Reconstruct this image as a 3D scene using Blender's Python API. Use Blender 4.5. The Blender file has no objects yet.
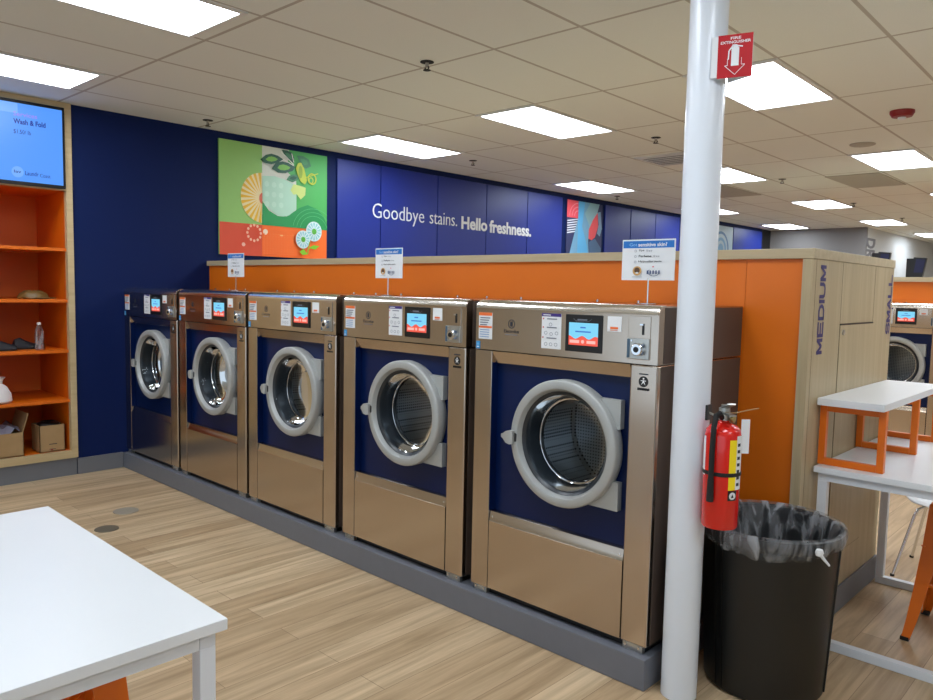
import bpy, bmesh, math, random
from mathutils import Vector, Matrix
random.seed(7)
C = bpy.context.scene.collection
PI = math.pi
def lin(c):
    o = []
    for v in c[:3]:
        v /= 255.0
        o.append(v/12.92 if v <= .04045 else ((v+.055)/1.055)**2.4)
    return (o[0], o[1], o[2], 1.0)

# ------------------------------------------------------------------ materials
def mat_base(name):
    m = bpy.data.materials.new(name); m.use_nodes = True
    nt = m.node_tree; b = nt.nodes['Principled BSDF']
    return m, nt, b
def N(nt, t, **kw):
    n = nt.nodes.new(t)
    for k, v in kw.items(): setattr(n, k, v)
    return n
def M(name, col, rough=.5, metal=0., noise=.06, scale=12., stretch=(1, 1, 1), spec=.5, coat=0., bump=0.):
    m, nt, b = mat_base(name)
    tc = N(nt, 'ShaderNodeTexCoord'); mp = N(nt, 'ShaderNodeMapping'); mp.inputs['Scale'].default_value = stretch
    nz = N(nt, 'ShaderNodeTexNoise'); nz.inputs['Scale'].default_value = scale; nz.inputs['Detail'].default_value = 4
    nt.links.new(tc.outputs['Object'], mp.inputs['Vector']); nt.links.new(mp.outputs[0], nz.inputs['Vector'])
    mx = N(nt, 'ShaderNodeMix', data_type='RGBA', blend_type='MIX')
    c = lin(col)
    mx.inputs[6].default_value = tuple(max(0, v*(1-noise)) for v in c[:3])+(1,)
    mx.inputs[7].default_value = tuple(min(1, v*(1+noise)) for v in c[:3])+(1,)
    nt.links.new(nz.outputs['Fac'], mx.inputs[0]); nt.links.new(mx.outputs[2], b.inputs['Base Color'])
    b.inputs['Roughness'].default_value = rough; b.inputs['Metallic'].default_value = metal
    b.inputs['Specular IOR Level'].default_value = spec; b.inputs['Coat Weight'].default_value = coat
    if bump:
        bp = N(nt, 'ShaderNodeBump'); bp.inputs['Strength'].default_value = bump; bp.inputs['Distance'].default_value = .01
        nt.links.new(nz.outputs['Fac'], bp.inputs['Height']); nt.links.new(bp.outputs[0], b.inputs['Normal'])
    return m
def EM(name, col, s=1.):
    m, nt, b = mat_base(name)
    c = lin(col)
    b.inputs['Base Color'].default_value = (0, 0, 0, 1); b.inputs['Roughness'].default_value = .35
    b.inputs['Emission Color'].default_value = c; b.inputs['Emission Strength'].default_value = s
    return m
def wood_mat(name, c1, c2, axis='z', rough=.45, scale=9.):
    m, nt, b = mat_base(name)
    tc = N(nt, 'ShaderNodeTexCoord'); mp = N(nt, 'ShaderNodeMapping')
    s = {'x': (.12, 3, 3), 'y': (3, .12, 3), 'z': (3, 3, .12)}[axis]
    mp.inputs['Scale'].default_value = s
    nz = N(nt, 'ShaderNodeTexNoise'); nz.inputs['Scale'].default_value = scale; nz.inputs['Detail'].default_value = 6; nz.inputs['Roughness'].default_value = .65
    cr = N(nt, 'ShaderNodeValToRGB')
    cr.color_ramp.elements[0].position = .3; cr.color_ramp.elements[0].color = lin(c1)
    cr.color_ramp.elements[1].position = .7; cr.color_ramp.elements[1].color = lin(c2)
    nt.links.new(tc.outputs['Object'], mp.inputs['Vector']); nt.links.new(mp.outputs[0], nz.inputs['Vector'])
    nt.links.new(nz.outputs['Fac'], cr.inputs[0]); nt.links.new(cr.outputs[0], b.inputs['Base Color'])
    b.inputs['Roughness'].default_value = rough
    return m
def floor_mat():
    m, nt, b = mat_base('oak_plank_floor')
    tc = N(nt, 'ShaderNodeTexCoord'); mp = N(nt, 'ShaderNodeMapping')
    mp.inputs['Rotation'].default_value = (0, 0, PI/2)
    br = N(nt, 'ShaderNodeTexBrick'); br.offset = .37; br.squash = 1
    br.inputs['Scale'].default_value = 1; br.inputs['Brick Width'].default_value = 1.22; br.inputs['Row Height'].default_value = .152
    br.inputs['Mortar Size'].default_value = .0014; br.inputs['Mortar Smooth'].default_value = .2; br.inputs['Bias'].default_value = 0
    br.inputs['Color1'].default_value = lin((216, 191, 156)); br.inputs['Color2'].default_value = lin((188, 160, 125)); br.inputs['Mortar'].default_value = lin((150, 124, 96))
    nt.links.new(tc.outputs['Object'], mp.inputs['Vector']); nt.links.new(mp.outputs[0], br.inputs['Vector'])
    m2 = N(nt, 'ShaderNodeMapping'); m2.inputs['Scale'].default_value = (9, .55, 1)
    nt.links.new(tc.outputs['Object'], m2.inputs['Vector'])
    nz = N(nt, 'ShaderNodeTexNoise'); nz.inputs['Scale'].default_value = 2.2; nz.inputs['Detail'].default_value = 7; nz.inputs['Roughness'].default_value = .62; nz.inputs['Distortion'].default_value = .6
    nt.links.new(m2.outputs[0], nz.inputs['Vector'])
    cr = N(nt, 'ShaderNodeValToRGB')
    cr.color_ramp.elements[0].position = .3; cr.color_ramp.elements[0].color = (.62, .58, .52, 1)
    cr.color_ramp.elements[1].position = .68; cr.color_ramp.elements[1].color = (1.1, 1.1, 1.1, 1)
    nt.links.new(nz.outputs['Fac'], cr.inputs[0])
    mx = N(nt, 'ShaderNodeMix', data_type='RGBA', blend_type='MULTIPLY'); mx.inputs[0].default_value = 1
    nt.links.new(br.outputs['Color'], mx.inputs[6]); nt.links.new(cr.outputs[0], mx.inputs[7]); nt.links.new(mx.outputs[2], b.inputs['Base Color'])
    b.inputs['Roughness'].default_value = .42
    bp = N(nt, 'ShaderNodeBump'); bp.inputs['Strength'].default_value = .15; bp.inputs['Distance'].default_value = .004
    nt.links.new(nz.outputs['Fac'], bp.inputs['Height']); nt.links.new(bp.outputs[0], b.inputs['Normal'])
    return m
CR = math.radians(.85)
def crot(x, y):
    dx, dy = x-2.6, y-2.5
    return 2.6+dx*math.cos(CR)-dy*math.sin(CR), 2.5+dx*math.sin(CR)+dy*math.cos(CR)
def ceiling_mat():
    m, nt, b = mat_base('ceiling_tile_grid')
    tc = N(nt, 'ShaderNodeTexCoord'); sp = N(nt, 'ShaderNodeSeparateXYZ'); mpc = N(nt, 'ShaderNodeMapping', vector_type='TEXTURE'); mpc.inputs['Location'].default_value = (2.6-(2.6*math.cos(CR)-2.5*math.sin(CR)), 2.5-(2.6*math.sin(CR)+2.5*math.cos(CR)), 0); mpc.inputs['Rotation'].default_value = (0, 0, CR)
    nt.links.new(tc.outputs['Object'], mpc.inputs['Vector']); nt.links.new(mpc.outputs[0], sp.inputs[0])
    def line(out, off, per, half):
        a = N(nt, 'ShaderNodeMath', operation='SUBTRACT'); a.inputs[1].default_value = off; nt.links.new(out, a.inputs[0])
        p = N(nt, 'ShaderNodeMath', operation='PINGPONG'); p.inputs[1].default_value = per/2; nt.links.new(a.outputs[0], p.inputs[0])
        l = N(nt, 'ShaderNodeMath', operation='LESS_THAN'); l.inputs[1].default_value = half; nt.links.new(p.outputs[0], l.inputs[0])
        return l.outputs[0]
    lx = line(sp.outputs['X'], .495, .61, .011); ly = line(sp.outputs['Y'], .73, 1.19, .011)
    mxm = N(nt, 'ShaderNodeMath', operation='MAXIMUM'); nt.links.new(lx, mxm.inputs[0]); nt.links.new(ly, mxm.inputs[1])
    nz = N(nt, 'ShaderNodeTexNoise'); nz.inputs['Scale'].default_value = 160; nt.links.new(tc.outputs['Object'], nz.inputs['Vector'])
    mt = N(nt, 'ShaderNodeMix', data_type='RGBA'); mt.inputs[6].default_value = lin((224, 226, 219)); mt.inputs[7].default_value = lin((235, 237, 231))
    nt.links.new(nz.outputs['Fac'], mt.inputs[0])
    mx = N(nt, 'ShaderNodeMix', data_type='RGBA'); mx.inputs[7].default_value = lin((186, 180, 170))
    nt.links.new(mxm.outputs[0], mx.inputs[0]); nt.links.new(mt.outputs[2], mx.inputs[6]); nt.links.new(mx.outputs[2], b.inputs['Base Color'])
    b.inputs['Roughness'].default_value = .9
    return m
def glass_mat(name, tint=(205, 215, 222), fr=1.45, rough=.02):
    m = bpy.data.materials.new(name); m.use_nodes = True; nt = m.node_tree; nt.nodes.clear()
    out = N(nt, 'ShaderNodeOutputMaterial'); mix = N(nt, 'ShaderNodeMixShader'); f = N(nt, 'ShaderNodeFresnel'); f.inputs[0].default_value = fr
    t = N(nt, 'ShaderNodeBsdfTransparent'); t.inputs[0].default_value = lin(tint)
    g = N(nt, 'ShaderNodeBsdfGlossy'); g.inputs['Roughness'].default_value = rough
    nt.links.new(f.outputs[0], mix.inputs[0]); nt.links.new(t.outputs[0], mix.inputs[1]); nt.links.new(g.outputs[0], mix.inputs[2]); nt.links.new(mix.outputs[0], out.inputs[0])
    return m
def bag_mat():
    m = bpy.data.materials.new('clear_plastic_bag'); m.use_nodes = True; nt = m.node_tree; nt.nodes.clear()
    out = N(nt, 'ShaderNodeOutputMaterial'); mix = N(nt, 'ShaderNodeMixShader')
    t = N(nt, 'ShaderNodeBsdfTransparent'); t.inputs[0].default_value = (.9, .9, .9, 1)
    p = N(nt, 'ShaderNodeBsdfPrincipled'); p.inputs['Base Color'].default_value = lin((205, 208, 212)); p.inputs['Roughness'].default_value = .25
    tc = N(nt, 'ShaderNodeTexCoord'); nz = N(nt, 'ShaderNodeTexNoise'); nz.inputs['Scale'].default_value = 9; nz.inputs['Detail'].default_value = 6; nz.inputs['Distortion'].default_value = 1.2
    mpb = N(nt, 'ShaderNodeMapping'); mpb.inputs['Scale'].default_value = (1.6, 1.6, .45); nt.links.new(tc.outputs['Object'], mpb.inputs['Vector']); nt.links.new(mpb.outputs[0], nz.inputs['Vector'])
    bpn = N(nt, 'ShaderNodeBump'); bpn.inputs['Strength'].default_value = .9; bpn.inputs['Distance'].default_value = .02; nt.links.new(nz.outputs['Fac'], bpn.inputs['Height']); nt.links.new(bpn.outputs[0], p.inputs['Normal'])
    cr = N(nt, 'ShaderNodeMapRange'); cr.inputs[1].default_value = .44; cr.inputs[2].default_value = .66; cr.inputs[3].default_value = .05; cr.inputs[4].default_value = .6
    nt.links.new(nz.outputs['Fac'], cr.inputs[0]); nt.links.new(cr.outputs[0], mix.inputs[0])
    nt.links.new(t.outputs[0], mix.inputs[1]); nt.links.new(p.outputs[0], mix.inputs[2]); nt.links.new(mix.outputs[0], out.inputs[0])
    return m
def drum_mat():
    m, nt, b = mat_base('perforated_drum_steel')
    tc = N(nt, 'ShaderNodeTexCoord'); vo = N(nt, 'ShaderNodeTexVoronoi'); vo.inputs['Scale'].default_value = 62; vo.inputs['Randomness'].default_value = 0
    nt.links.new(tc.outputs['Object'], vo.inputs['Vector'])
    l = N(nt, 'ShaderNodeMath', operation='LESS_THAN'); l.inputs[1].default_value = .33; nt.links.new(vo.outputs['Distance'], l.inputs[0])
    mx = N(nt, 'ShaderNodeMix', data_type='RGBA'); mx.inputs[6].default_value = (.62, .63, .64, 1); mx.inputs[7].default_value = (.01, .01, .01, 1)
    nt.links.new(l.outputs[0], mx.inputs[0]); nt.links.new(mx.outputs[2], b.inputs['Base Color'])
    b.inputs['Metallic'].default_value = .85; b.inputs['Roughness'].default_value = .32
    return m
def steel_mat(name, col, rough):
    m, nt, b = mat_base(name)
    tc = N(nt, 'ShaderNodeTexCoord'); mp = N(nt, 'ShaderNodeMapping'); mp.inputs['Scale'].default_value = (2, 2, 160)
    nz = N(nt, 'ShaderNodeTexNoise'); nz.inputs['Scale'].default_value = 4; nz.inputs['Detail'].default_value = 3
    nt.links.new(tc.outputs['Object'], mp.inputs['Vector']); nt.links.new(mp.outputs[0], nz.inputs['Vector'])
    mr = N(nt, 'ShaderNodeMapRange'); mr.inputs[3].default_value = rough-.006; mr.inputs[4].default_value = rough+.006
    nt.links.new(nz.outputs['Fac'], mr.inputs[0]); nt.links.new(mr.outputs[0], b.inputs['Roughness'])
    b.inputs['Base Color'].default_value = lin(col); b.inputs['Metallic'].default_value = 1
    return m
mt = {}
mt['steel'] = steel_mat('brushed_stainless', (198, 185, 172), .2)
mt['strip'] = steel_mat('bright_stainless', (225, 220, 212), .2)
mt['chrome'] = M('chrome', (220, 222, 226), .08, 1, .02)
mt['alu'] = M('silver_door_paint', (174, 176, 174), .42, .25, .03)
mt['navy'] = M('navy_wall_paint', (3, 27, 80), .6, 0, .04, 3, spec=.2)
mt['panel'] = M('glossy_blue_panel', (12, 40, 134), .42, 0, .03, 3)
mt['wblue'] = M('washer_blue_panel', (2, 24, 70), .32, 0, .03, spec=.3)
mt['orange'] = M('orange_laminate', (222, 110, 3), .42, 0, .03, 4)
mt['orange2'] = M('orange_shelf_laminate', (222, 106, 4), .42, 0, .04, 4)
mt['orangem'] = M('orange_powder_coat', (224, 108, 6), .35, 0, .03)
mt['oak'] = wood_mat('light_oak_laminate', (172, 153, 118), (191, 173, 138), 'z')
mt['oakx'] = wood_mat('light_oak_edge', (178, 160, 126), (196, 179, 146), 'x')
mt['oaky'] = wood_mat('pale_oak_board', (192, 168, 126), (207, 184, 142), 'y')
mt['line'] = M('dark_joint', (74, 62, 48), .8)
mt['curb'] = M('grey_concrete_paint', (110, 113, 122), .42, 0, .05, 20)
mt['basegrey'] = M('grey_vinyl_base', (112, 114, 120), .5, 0, .04)
mt['white'] = M('white_laminate', (231, 234, 237), .3, 0, .015, 5)
mt['whitem'] = M('white_powder_coat', (226, 230, 236), .35, 0, .02)
mt['pole'] = M('white_column_paint', (222, 228, 236), .3, 0, .02, 3, coat=.2)
mt['whitewall'] = M('white_wall_paint', (208, 211, 212), .7, 0, .02)
mt['greywall'] = M('grey_wall_paint', (124, 122, 120), .7, 0, .03)
mt['beige'] = M('warm_beige_wall', (206, 186, 156), .7, 0, .05, 2)
mt['black'] = M('black_plastic', (14, 14, 16), .35)
mt['rubber'] = M('black_rubber', (20, 20, 20), .7)
mt['bin'] = M('black_bin_plastic', (12, 13, 12), .4, 0, .2, 6)
mt['red'] = M('red_extinguisher_paint', (216, 24, 14), .22, 0, .03, coat=.4)
mt['signred'] = M('red_sign', (184, 14, 28), .4)
mt['paper'] = M('white_paper', (228, 230, 232), .6, 0, .02)
mt['ink'] = M('dark_ink', (40, 42, 52), .7)
mt['greyink'] = M('grey_ink', (120, 124, 135), .7)
mt['orangeink'] = M('orange_ink', (232, 112, 52), .6)
mt['purpleink'] = M('purple_ink', (58, 40, 120), .6)
mt['vinyl'] = M('purple_vinyl_letter', (58, 48, 108), .5)
mt['signblue'] = M('blue_sign', (24, 112, 196), .4)
mt['yellow'] = M('yellow_label', (250, 220, 20), .5)
mt['silver'] = M('silver_metal', (190, 190, 186), .28, .9)
mt['brass'] = M('brass', (170, 150, 90), .3, .8)
mt['card'] = M('cardboard', (172, 140, 98), .8, 0, .1, 14)
mt['plate'] = M('sticker_blue', (52, 140, 200), .5)
mt['fixture'] = M('light_frame_white', (225, 225, 222), .5)
mt['strobe'] = M('red_strobe_housing', (140, 24, 22), .4)
mt['greygrille'] = M('grey_grille', (172, 166, 154), .6)
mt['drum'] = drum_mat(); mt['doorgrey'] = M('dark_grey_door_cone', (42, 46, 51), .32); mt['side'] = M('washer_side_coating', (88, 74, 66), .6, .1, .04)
mt['dglass'] = glass_mat('washer_door_glass', (206, 214, 220), 1.25)
mt['clear'] = glass_mat('clear_bottle_plastic', (225, 228, 232), 1.4, .06)
mt['bag'] = bag_mat(); mt['bottle'] = bag_mat()
mt['light'] = EM('troffer_diffuser', (236, 245, 255), 13.5)
mt['tvblue'] = EM('tv_screen_blue', (86, 156, 255), 1.)
mt['tvlight'] = EM('tv_screen_light', (120, 178, 255), 1.)
mt['tvpink'] = EM('tv_text_pink', (170, 130, 250), 1.)
mt['tvink'] = EM('tv_text_navy', (16, 40, 150), 1.)
mt['scyan'] = EM('display_sky', (128, 214, 248), 1.)
mt['sred'] = EM('display_red', (246, 92, 74), 1.)
mt['spale'] = EM('display_pale', (255, 190, 180), 1.)
mt['sblue'] = EM('display_blue', (60, 120, 210), 1.)
mt['floor'] = floor_mat(); mt['ceil'] = ceiling_mat()
mt['lettergrey'] = M('grey_letter', (118, 118, 124), .6)
mt['steeldark'] = M('drain_cover_bronze', (128, 118, 100), .4, .3)
mt['steelgrey'] = M('drain_cover_grey', (170, 162, 146), .45, .3)
def K(col, rough=.5):
    k = 'k%d_%d_%d' % tuple(col)
    if k not in mt: mt[k] = M('print_'+k, col, rough, 0, .02)
    return k

# ------------------------------------------------------------------ geometry helper
OFF = {}
class MB:
    def __init__(s): s.bm = bmesh.new(); s.mats = []; s.bev = False
    def mi(s, m):
        if m not in s.mats: s.mats.append(m)
        return s.mats.index(m)
    def face(s, pts, m):
        f = s.bm.faces.new([s.bm.verts.new(p) for p in pts]); f.material_index = s.mi(m); return f
    def box(s, x0, x1, y0, y1, z0, z1, m, bev=0, seg=2):
        b = s.bm; i = s.mi(m)
        v = [b.verts.new((x, y, z)) for x in (x0, x1) for y in (y0, y1) for z in (z0, z1)]
        fs = [b.faces.new([v[k] for k in q]) for q in ((0, 1, 3, 2), (4, 6, 7, 5), (0, 4, 5, 1), (2, 3, 7, 6), (0, 2, 6, 4), (1, 5, 7, 3))]
        for f in fs: f.material_index = i
        if bev:
            s.bev = True
            es = set(e for f in fs for e in f.edges)
            r = bmesh.ops.bevel(b, geom=list(es), offset=bev, segments=seg, affect='EDGES', profile=.5, clamp_overlap=True)
            for f in r['faces']: f.material_index = i
        return s
    def prism(s, poly, ax, a0, a1, m):
        def P(u, v, a): return {'x': (a, u, v), 'y': (u, a, v), 'z': (u, v, a)}[ax]
        b = s.bm; i = s.mi(m); n = len(poly)
        A = [b.verts.new(P(u, v, a0)) for u, v in poly]; B = [b.verts.new(P(u, v, a1)) for u, v in poly]
        fs = [b.faces.new(A), b.faces.new(B)] + [b.faces.new((A[k], A[(k+1) % n], B[(k+1) % n], B[k])) for k in range(n)]
        for f in fs: f.material_index = i
        return s
    def rings(s, rr, m, cap0=False, cap1=False, closed=True):
        b = s.bm; i = s.mi(m); V = [[b.verts.new(p) for p in r] for r in rr]; n = len(V[0])
        for a, c in zip(V, V[1:]):
            for k in range(n if closed else n-1):
                f = b.faces.new((a[k], a[(k+1) % n], c[(k+1) % n], c[k])); f.material_index = i
        if cap0: b.faces.new(V[0]).material_index = i
        if cap1: b.faces.new(V[-1]).material_index = i
        return s
    def lathe(s, prof, m, o=(0, 0, 0), ax='z', n=40, cap0=False, cap1=False, a0=0, a1=2*PI):
        full = abs(a1-a0-2*PI) < 1e-6
        rr = []
        for r, h in prof:
            L = []
            for k in range(n if full else n+1):
                t = a0+(a1-a0)*k/n; c, q = r*math.cos(t), r*math.sin(t)
                d = {'z': (c, q, h), 'y': (c, h, q), 'x': (h, c, q)}[ax]
                L.append((o[0]+d[0], o[1]+d[1], o[2]+d[2]))
            rr.append(L)
        return s.rings(rr, m, cap0, cap1, full)
    def cyl(s, o, r, h, m, ax='z', n=24):
        return s.lathe([(r, 0), (r, h)], m, o, ax, n, True, True)
    def tube(s, pts, r, m, n=10, closed=False):
        pts = [Vector(p) for p in pts]; N_ = len(pts); rr = []; prev = None
        for k, p in enumerate(pts):
            if closed: t = pts[(k+1) % N_]-pts[k-1]
            else: t = pts[min(k+1, N_-1)]-pts[max(k-1, 0)]
            t.normalize()
            if prev is None:
                u = t.orthogonal().normalized()
            else:
                u = (prev-t*prev.dot(t)).normalized()
            prev = u; w = t.cross(u)
            q = r[k] if isinstance(r, (list, tuple)) else r
            rr.append([tuple(p+u*q*math.cos(2*PI*j/n)+w*q*math.sin(2*PI*j/n)) for j in range(n)])
        if closed: rr.append(rr[0]); return s.rings(rr, m)
        return s.rings(rr, m, True, True)
    def bar(s, p, q, w, h, m, up=(0, 0, 1)):
        p, q = Vector(p), Vector(q); t = (q-p).normalized(); u = t.cross(Vector(up)).normalized(); v = u.cross(t)
        R = lambda c: [tuple(c+u*a*w/2+v*b_*h/2) for a, b_ in ((-1, -1), (1, -1), (1, 1), (-1, 1))]
        return s.rings([R(p), R(q)], m, True, True)
    def text(s, txt, o, U, V, w, h, m, thick=0., bold=0.):
        cu = bpy.data.curves.new('t', 'FONT'); cu.body = txt; cu.offset = bold; cu.resolution_u = 3
        ob = bpy.data.objects.new('t', cu); C.objects.link(ob)
        me = bpy.data.meshes.new_from_object(ob.evaluated_get(bpy.context.evaluated_depsgraph_get()))
        bpy.data.objects.remove(ob); bpy.data.curves.remove(cu)
        xs = [v.co.x for v in me.vertices]; ys = [v.co.y for v in me.vertices]
        x0, x1, y0, y1 = min(xs), max(xs), min(ys), max(ys)
        sx = w/(x1-x0); sy = (h/(y1-y0)) if h else sx
        o = Vector(o); U = Vector(U); V = Vector(V); Nn = U.cross(V); i = s.mi(m)
        vs = [s.bm.verts.new(o+U*(v.co.x-x0)*sx+V*(v.co.y-y0)*sy+Nn*thick) for v in me.vertices]
        for p in me.polygons:
            try: s.bm.faces.new([vs[k] for k in p.vertices]).material_index = i
            except ValueError: pass
        if thick:
            b0 = [s.bm.verts.new(o+U*(v.co.x-x0)*sx+V*(v.co.y-y0)*sy) for v in me.vertices]
            cnt = {}
            for p in me.polygons:
                for e in p.edge_keys: cnt[e] = cnt.get(e, 0)+1
            for (a, c), k in cnt.items():
                if k == 1: s.bm.faces.new((vs[a], vs[c], b0[c], b0[a])).material_index = i
        bpy.data.meshes.remove(me)
        return s
    def build(s, name, parent=None, smooth=38, at=None, kind=None, normals=True):
        if normals: bmesh.ops.recalc_face_normals(s.bm, faces=s.bm.faces)
        o = at if at is not None else (OFF.get(parent.name, (0, 0, 0)) if parent else (0, 0, 0))
        if any(o): bmesh.ops.translate(s.bm, verts=s.bm.verts, vec=(-o[0], -o[1], -o[2]))
        me = bpy.data.meshes.new(name); s.bm.to_mesh(me); s.bm.free()
        for m in s.mats: me.materials.append(mt[m])
        me.shade_smooth(); me.set_sharp_from_angle(angle=math.radians(smooth))
        ob = bpy.data.objects.new(name, me); C.objects.link(ob)
        if s.bev: wn = ob.modifiers.new('weighted_normals', 'WEIGHTED_NORMAL'); wn.keep_sharp = True
        if parent: ob.parent = parent; OFF[ob.name] = o
        else: ob.location = o
        if kind: ob['kind'] = kind
        return ob
class Flat:
    """flat printed shapes in a plane O + u*U + v*V, each layer a hair in front of the last"""
    def __init__(s, mb, O, U, V, step=.0004):
        s.mb = mb; s.O = Vector(O); s.U = Vector(U); s.V = Vector(V); s.Nn = s.U.cross(s.V).normalized(); s.k = 1; s.st = step
    def P(s, u, v): return tuple(s.O+s.U*u+s.V*v+s.Nn*s.st*s.k)
    def poly(s, pts, m): s.mb.face([s.P(*p) for p in pts], m); s.k += 1
    def rect(s, u0, u1, v0, v1, m): s.poly([(u0, v0), (u1, v0), (u1, v1), (u0, v1)], m)
    def ell(s, u, v, a, b, m, n=28, t0=0, t1=2*PI):
        full = abs(t1-t0-2*PI) < 1e-6
        s.poly([(u+a*math.cos(t0+(t1-t0)*k/n), v+b*math.sin(t0+(t1-t0)*k/n)) for k in range(n if full else n+1)], m)
    def ring(s, u, v, a, b, w, m, n=28, t0=0, t1=2*PI):
        for k in range(n):
            p, q = t0+(t1-t0)*k/n, t0+(t1-t0)*(k+1)/n
            s.mb.face([s.P(u+A*math.cos(t), v+B*math.sin(t)) for A, B, t in ((a, b, p), (a, b, q), (a-w, b-w, q), (a-w, b-w, p))], m)
        s.k += 1
    def line(s, u0, v0, u1, v1, w, m):
        d = Vector((u1-u0, v1-v0)).normalized(); n = Vector((-d.y, d.x))*w/2
        s.poly([(u0-n.x, v0-n.y), (u1-n.x, v1-n.y), (u1+n.x, v1+n.y), (u0+n.x, v0+n.y)], m)
    def text(s, t, u, v, w, h, m, bold=0.):
        s.mb.text(t, s.P(u, v), s.U.normalized(), s.V.normalized(), w*s.U.length, h*s.V.length, m, 0, bold); s.k += 1
GL = {'M': [[(0, 0), (0, 1)], [(0, 1), (.5, .12)], [(.5, .12), (1, 1)], [(1, 1), (1, 0)]], 'E': [[(1, 0), (0, 0), (0, 1), (1, 1)], [(0, .5), (.92, .5)]],
      'D': [[(0, 0), (0, 1), (.6, 1), (.88, .86), (1, .6), (1, .4), (.88, .14), (.6, 0), (0, 0)]], 'I': [[(0, 0), (0, 1)]], 'U': [[(0, 1), (0, .3), (.12, .07), (.35, 0), (.65, 0), (.88, .07), (1, .3), (1, 1)]],
      'S': [[(.98, .85), (.8, 1), (.2, 1), (.02, .86), (.02, .64), (.2, .52), (.8, .48), (.98, .36), (.98, .14), (.8, 0), (.2, 0), (.02, .15)]], 'A': [[(0, 0), (.5, 1), (1, 0)], [(.2, .3), (.8, .3)]], 'L': [[(0, 1), (0, 0), (1, 0)]]}
def block_letters(word, o, U, V, length, cap, m, wt=.016):
    o, U, V = Vector(o), Vector(U), Vector(V); Nn = U.cross(V); mb = MB(); i = mb.mi(m); n = len(word)
    wid = [0. if c == 'I' else 1. for c in word]; gap = .38; unit = (length-wt)/(sum(wid)+gap*(n-1)); x = wt/2; k = 0
    for c, w_ in zip(word, wid):
        for st_ in GL[c]:
            P = [o+U*(x+a*unit)+V*(wt*.4+b_*(cap-wt*.8))+Nn*.0015 for a, b_ in st_]
            for j, (p, q) in enumerate(zip(P, P[1:])):
                d = (q-p).normalized(); e = Nn.cross(d)*wt/2; x0 = d*wt*.36; k += 1; h = Nn*.00004*(k % 7)
                mb.face([p-x0-e+h, q+x0-e+h, q+x0+e+h, p-x0+e+h], m)
        x += (w_+gap)*unit
    return mb
def thing(name, label, cat, loc=(0, 0, 0), rz=0, group=None):
    o = bpy.data.objects.new(name, None); o.empty_display_size = .1; C.objects.link(o)
    o.location = loc; o.rotation_euler = (0, 0, rz); OFF[o.name] = loc
    return tag(o, label, cat, group)
def local(o): OFF[o.name] = (0, 0, 0); return o
def tag(o, label, cat, group=None):
    o['label'] = label; o['category'] = cat
    if group: o['group'] = group
    return o
def copy_tree(o, parent=None):
    c = o.copy(); C.objects.link(c)
    if parent: c.parent = parent
    for ch in list(o.children): copy_tree(ch, c)
    return c
X, Y, Z = (1, 0, 0), (0, 1, 0), (0, 0, 1)

# ------------------------------------------------------------------ camera
f_px, yaw, pitch, roll = 747.79, .7572, .0816, .0208
cp = Vector((6.6262, -2.6742, 1.6251))
fw = Vector((-math.sin(yaw)*math.cos(pitch), math.cos(yaw)*math.cos(pitch), -math.sin(pitch)))
r0 = Vector((math.cos(yaw), math.sin(yaw), 0)); u0 = r0.cross(fw)
rr_ = r0*math.cos(roll)+u0*math.sin(roll); uu_ = -r0*math.sin(roll)+u0*math.cos(roll)
cam = bpy.data.cameras.new('camera'); cam.sensor_width = 36; cam.sensor_fit = 'HORIZONTAL'; cam.lens = f_px/933*36; cam.clip_start = .05
co = bpy.data.objects.new('camera', cam); C.objects.link(co)
co.matrix_world = Matrix(((rr_.x, uu_.x, -fw.x, cp.x), (rr_.y, uu_.y, -fw.y, cp.y), (rr_.z, uu_.z, -fw.z, cp.z), (0, 0, 0, 1)))
bpy.context.scene.camera = co

# ------------------------------------------------------------------ setting
H = 3.05; XR = 11.0; YB = -7.5; YF = 22.0
MB().box(-.8, XR, YB, YF, -.1, 0, 'floor').build('floor', kind='structure')
MB().box(-.8, XR, YB, YF, H, H+.1, 'ceil').build('ceiling', kind='structure')
w = MB().box(-.12, 0, -.408, 13.57, 0, H, 'navy').box(-.12, -.02, 13.57, 14.1, 0, H, 'black').box(-.12, 0, YB, -1.68, 0, H, 'beige').box(-.9, -.78, -1.68, -.408, 0, H, 'navy')
w.build('wall_left', kind='structure')
w = MB().box(-.12, 1.93, 14.1, 14.2, 0, H, 'greywall').build('wall_back', kind='structure')
MB().box(1.83, 1.93, 14.2, YF, 0, H, 'whitewall').build('wall_back_side', kind='structure')
MB().box(1.83, XR, YF, YF+.1, 0, H, 'whitewall').build('wall_far', kind='structure')
MB().box(XR, XR+.1, YB, YF, 0, H, 'whitewall').build('wall_right', kind='structure')
MB().box(0, .014, -.408, -.034, 0, .137, 'basegrey', .003).build('baseboard_left', kind='structure')

# daylight through the open storefront behind the camera
wd = bpy.data.worlds.new('daylight'); bpy.context.scene.world = wd; wd.use_nodes = True
wd.node_tree.nodes['Background'].inputs[0].default_value = (.70, .85, 1, 1); wd.node_tree.nodes['Background'].inputs[1].default_value = 1.3

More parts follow.
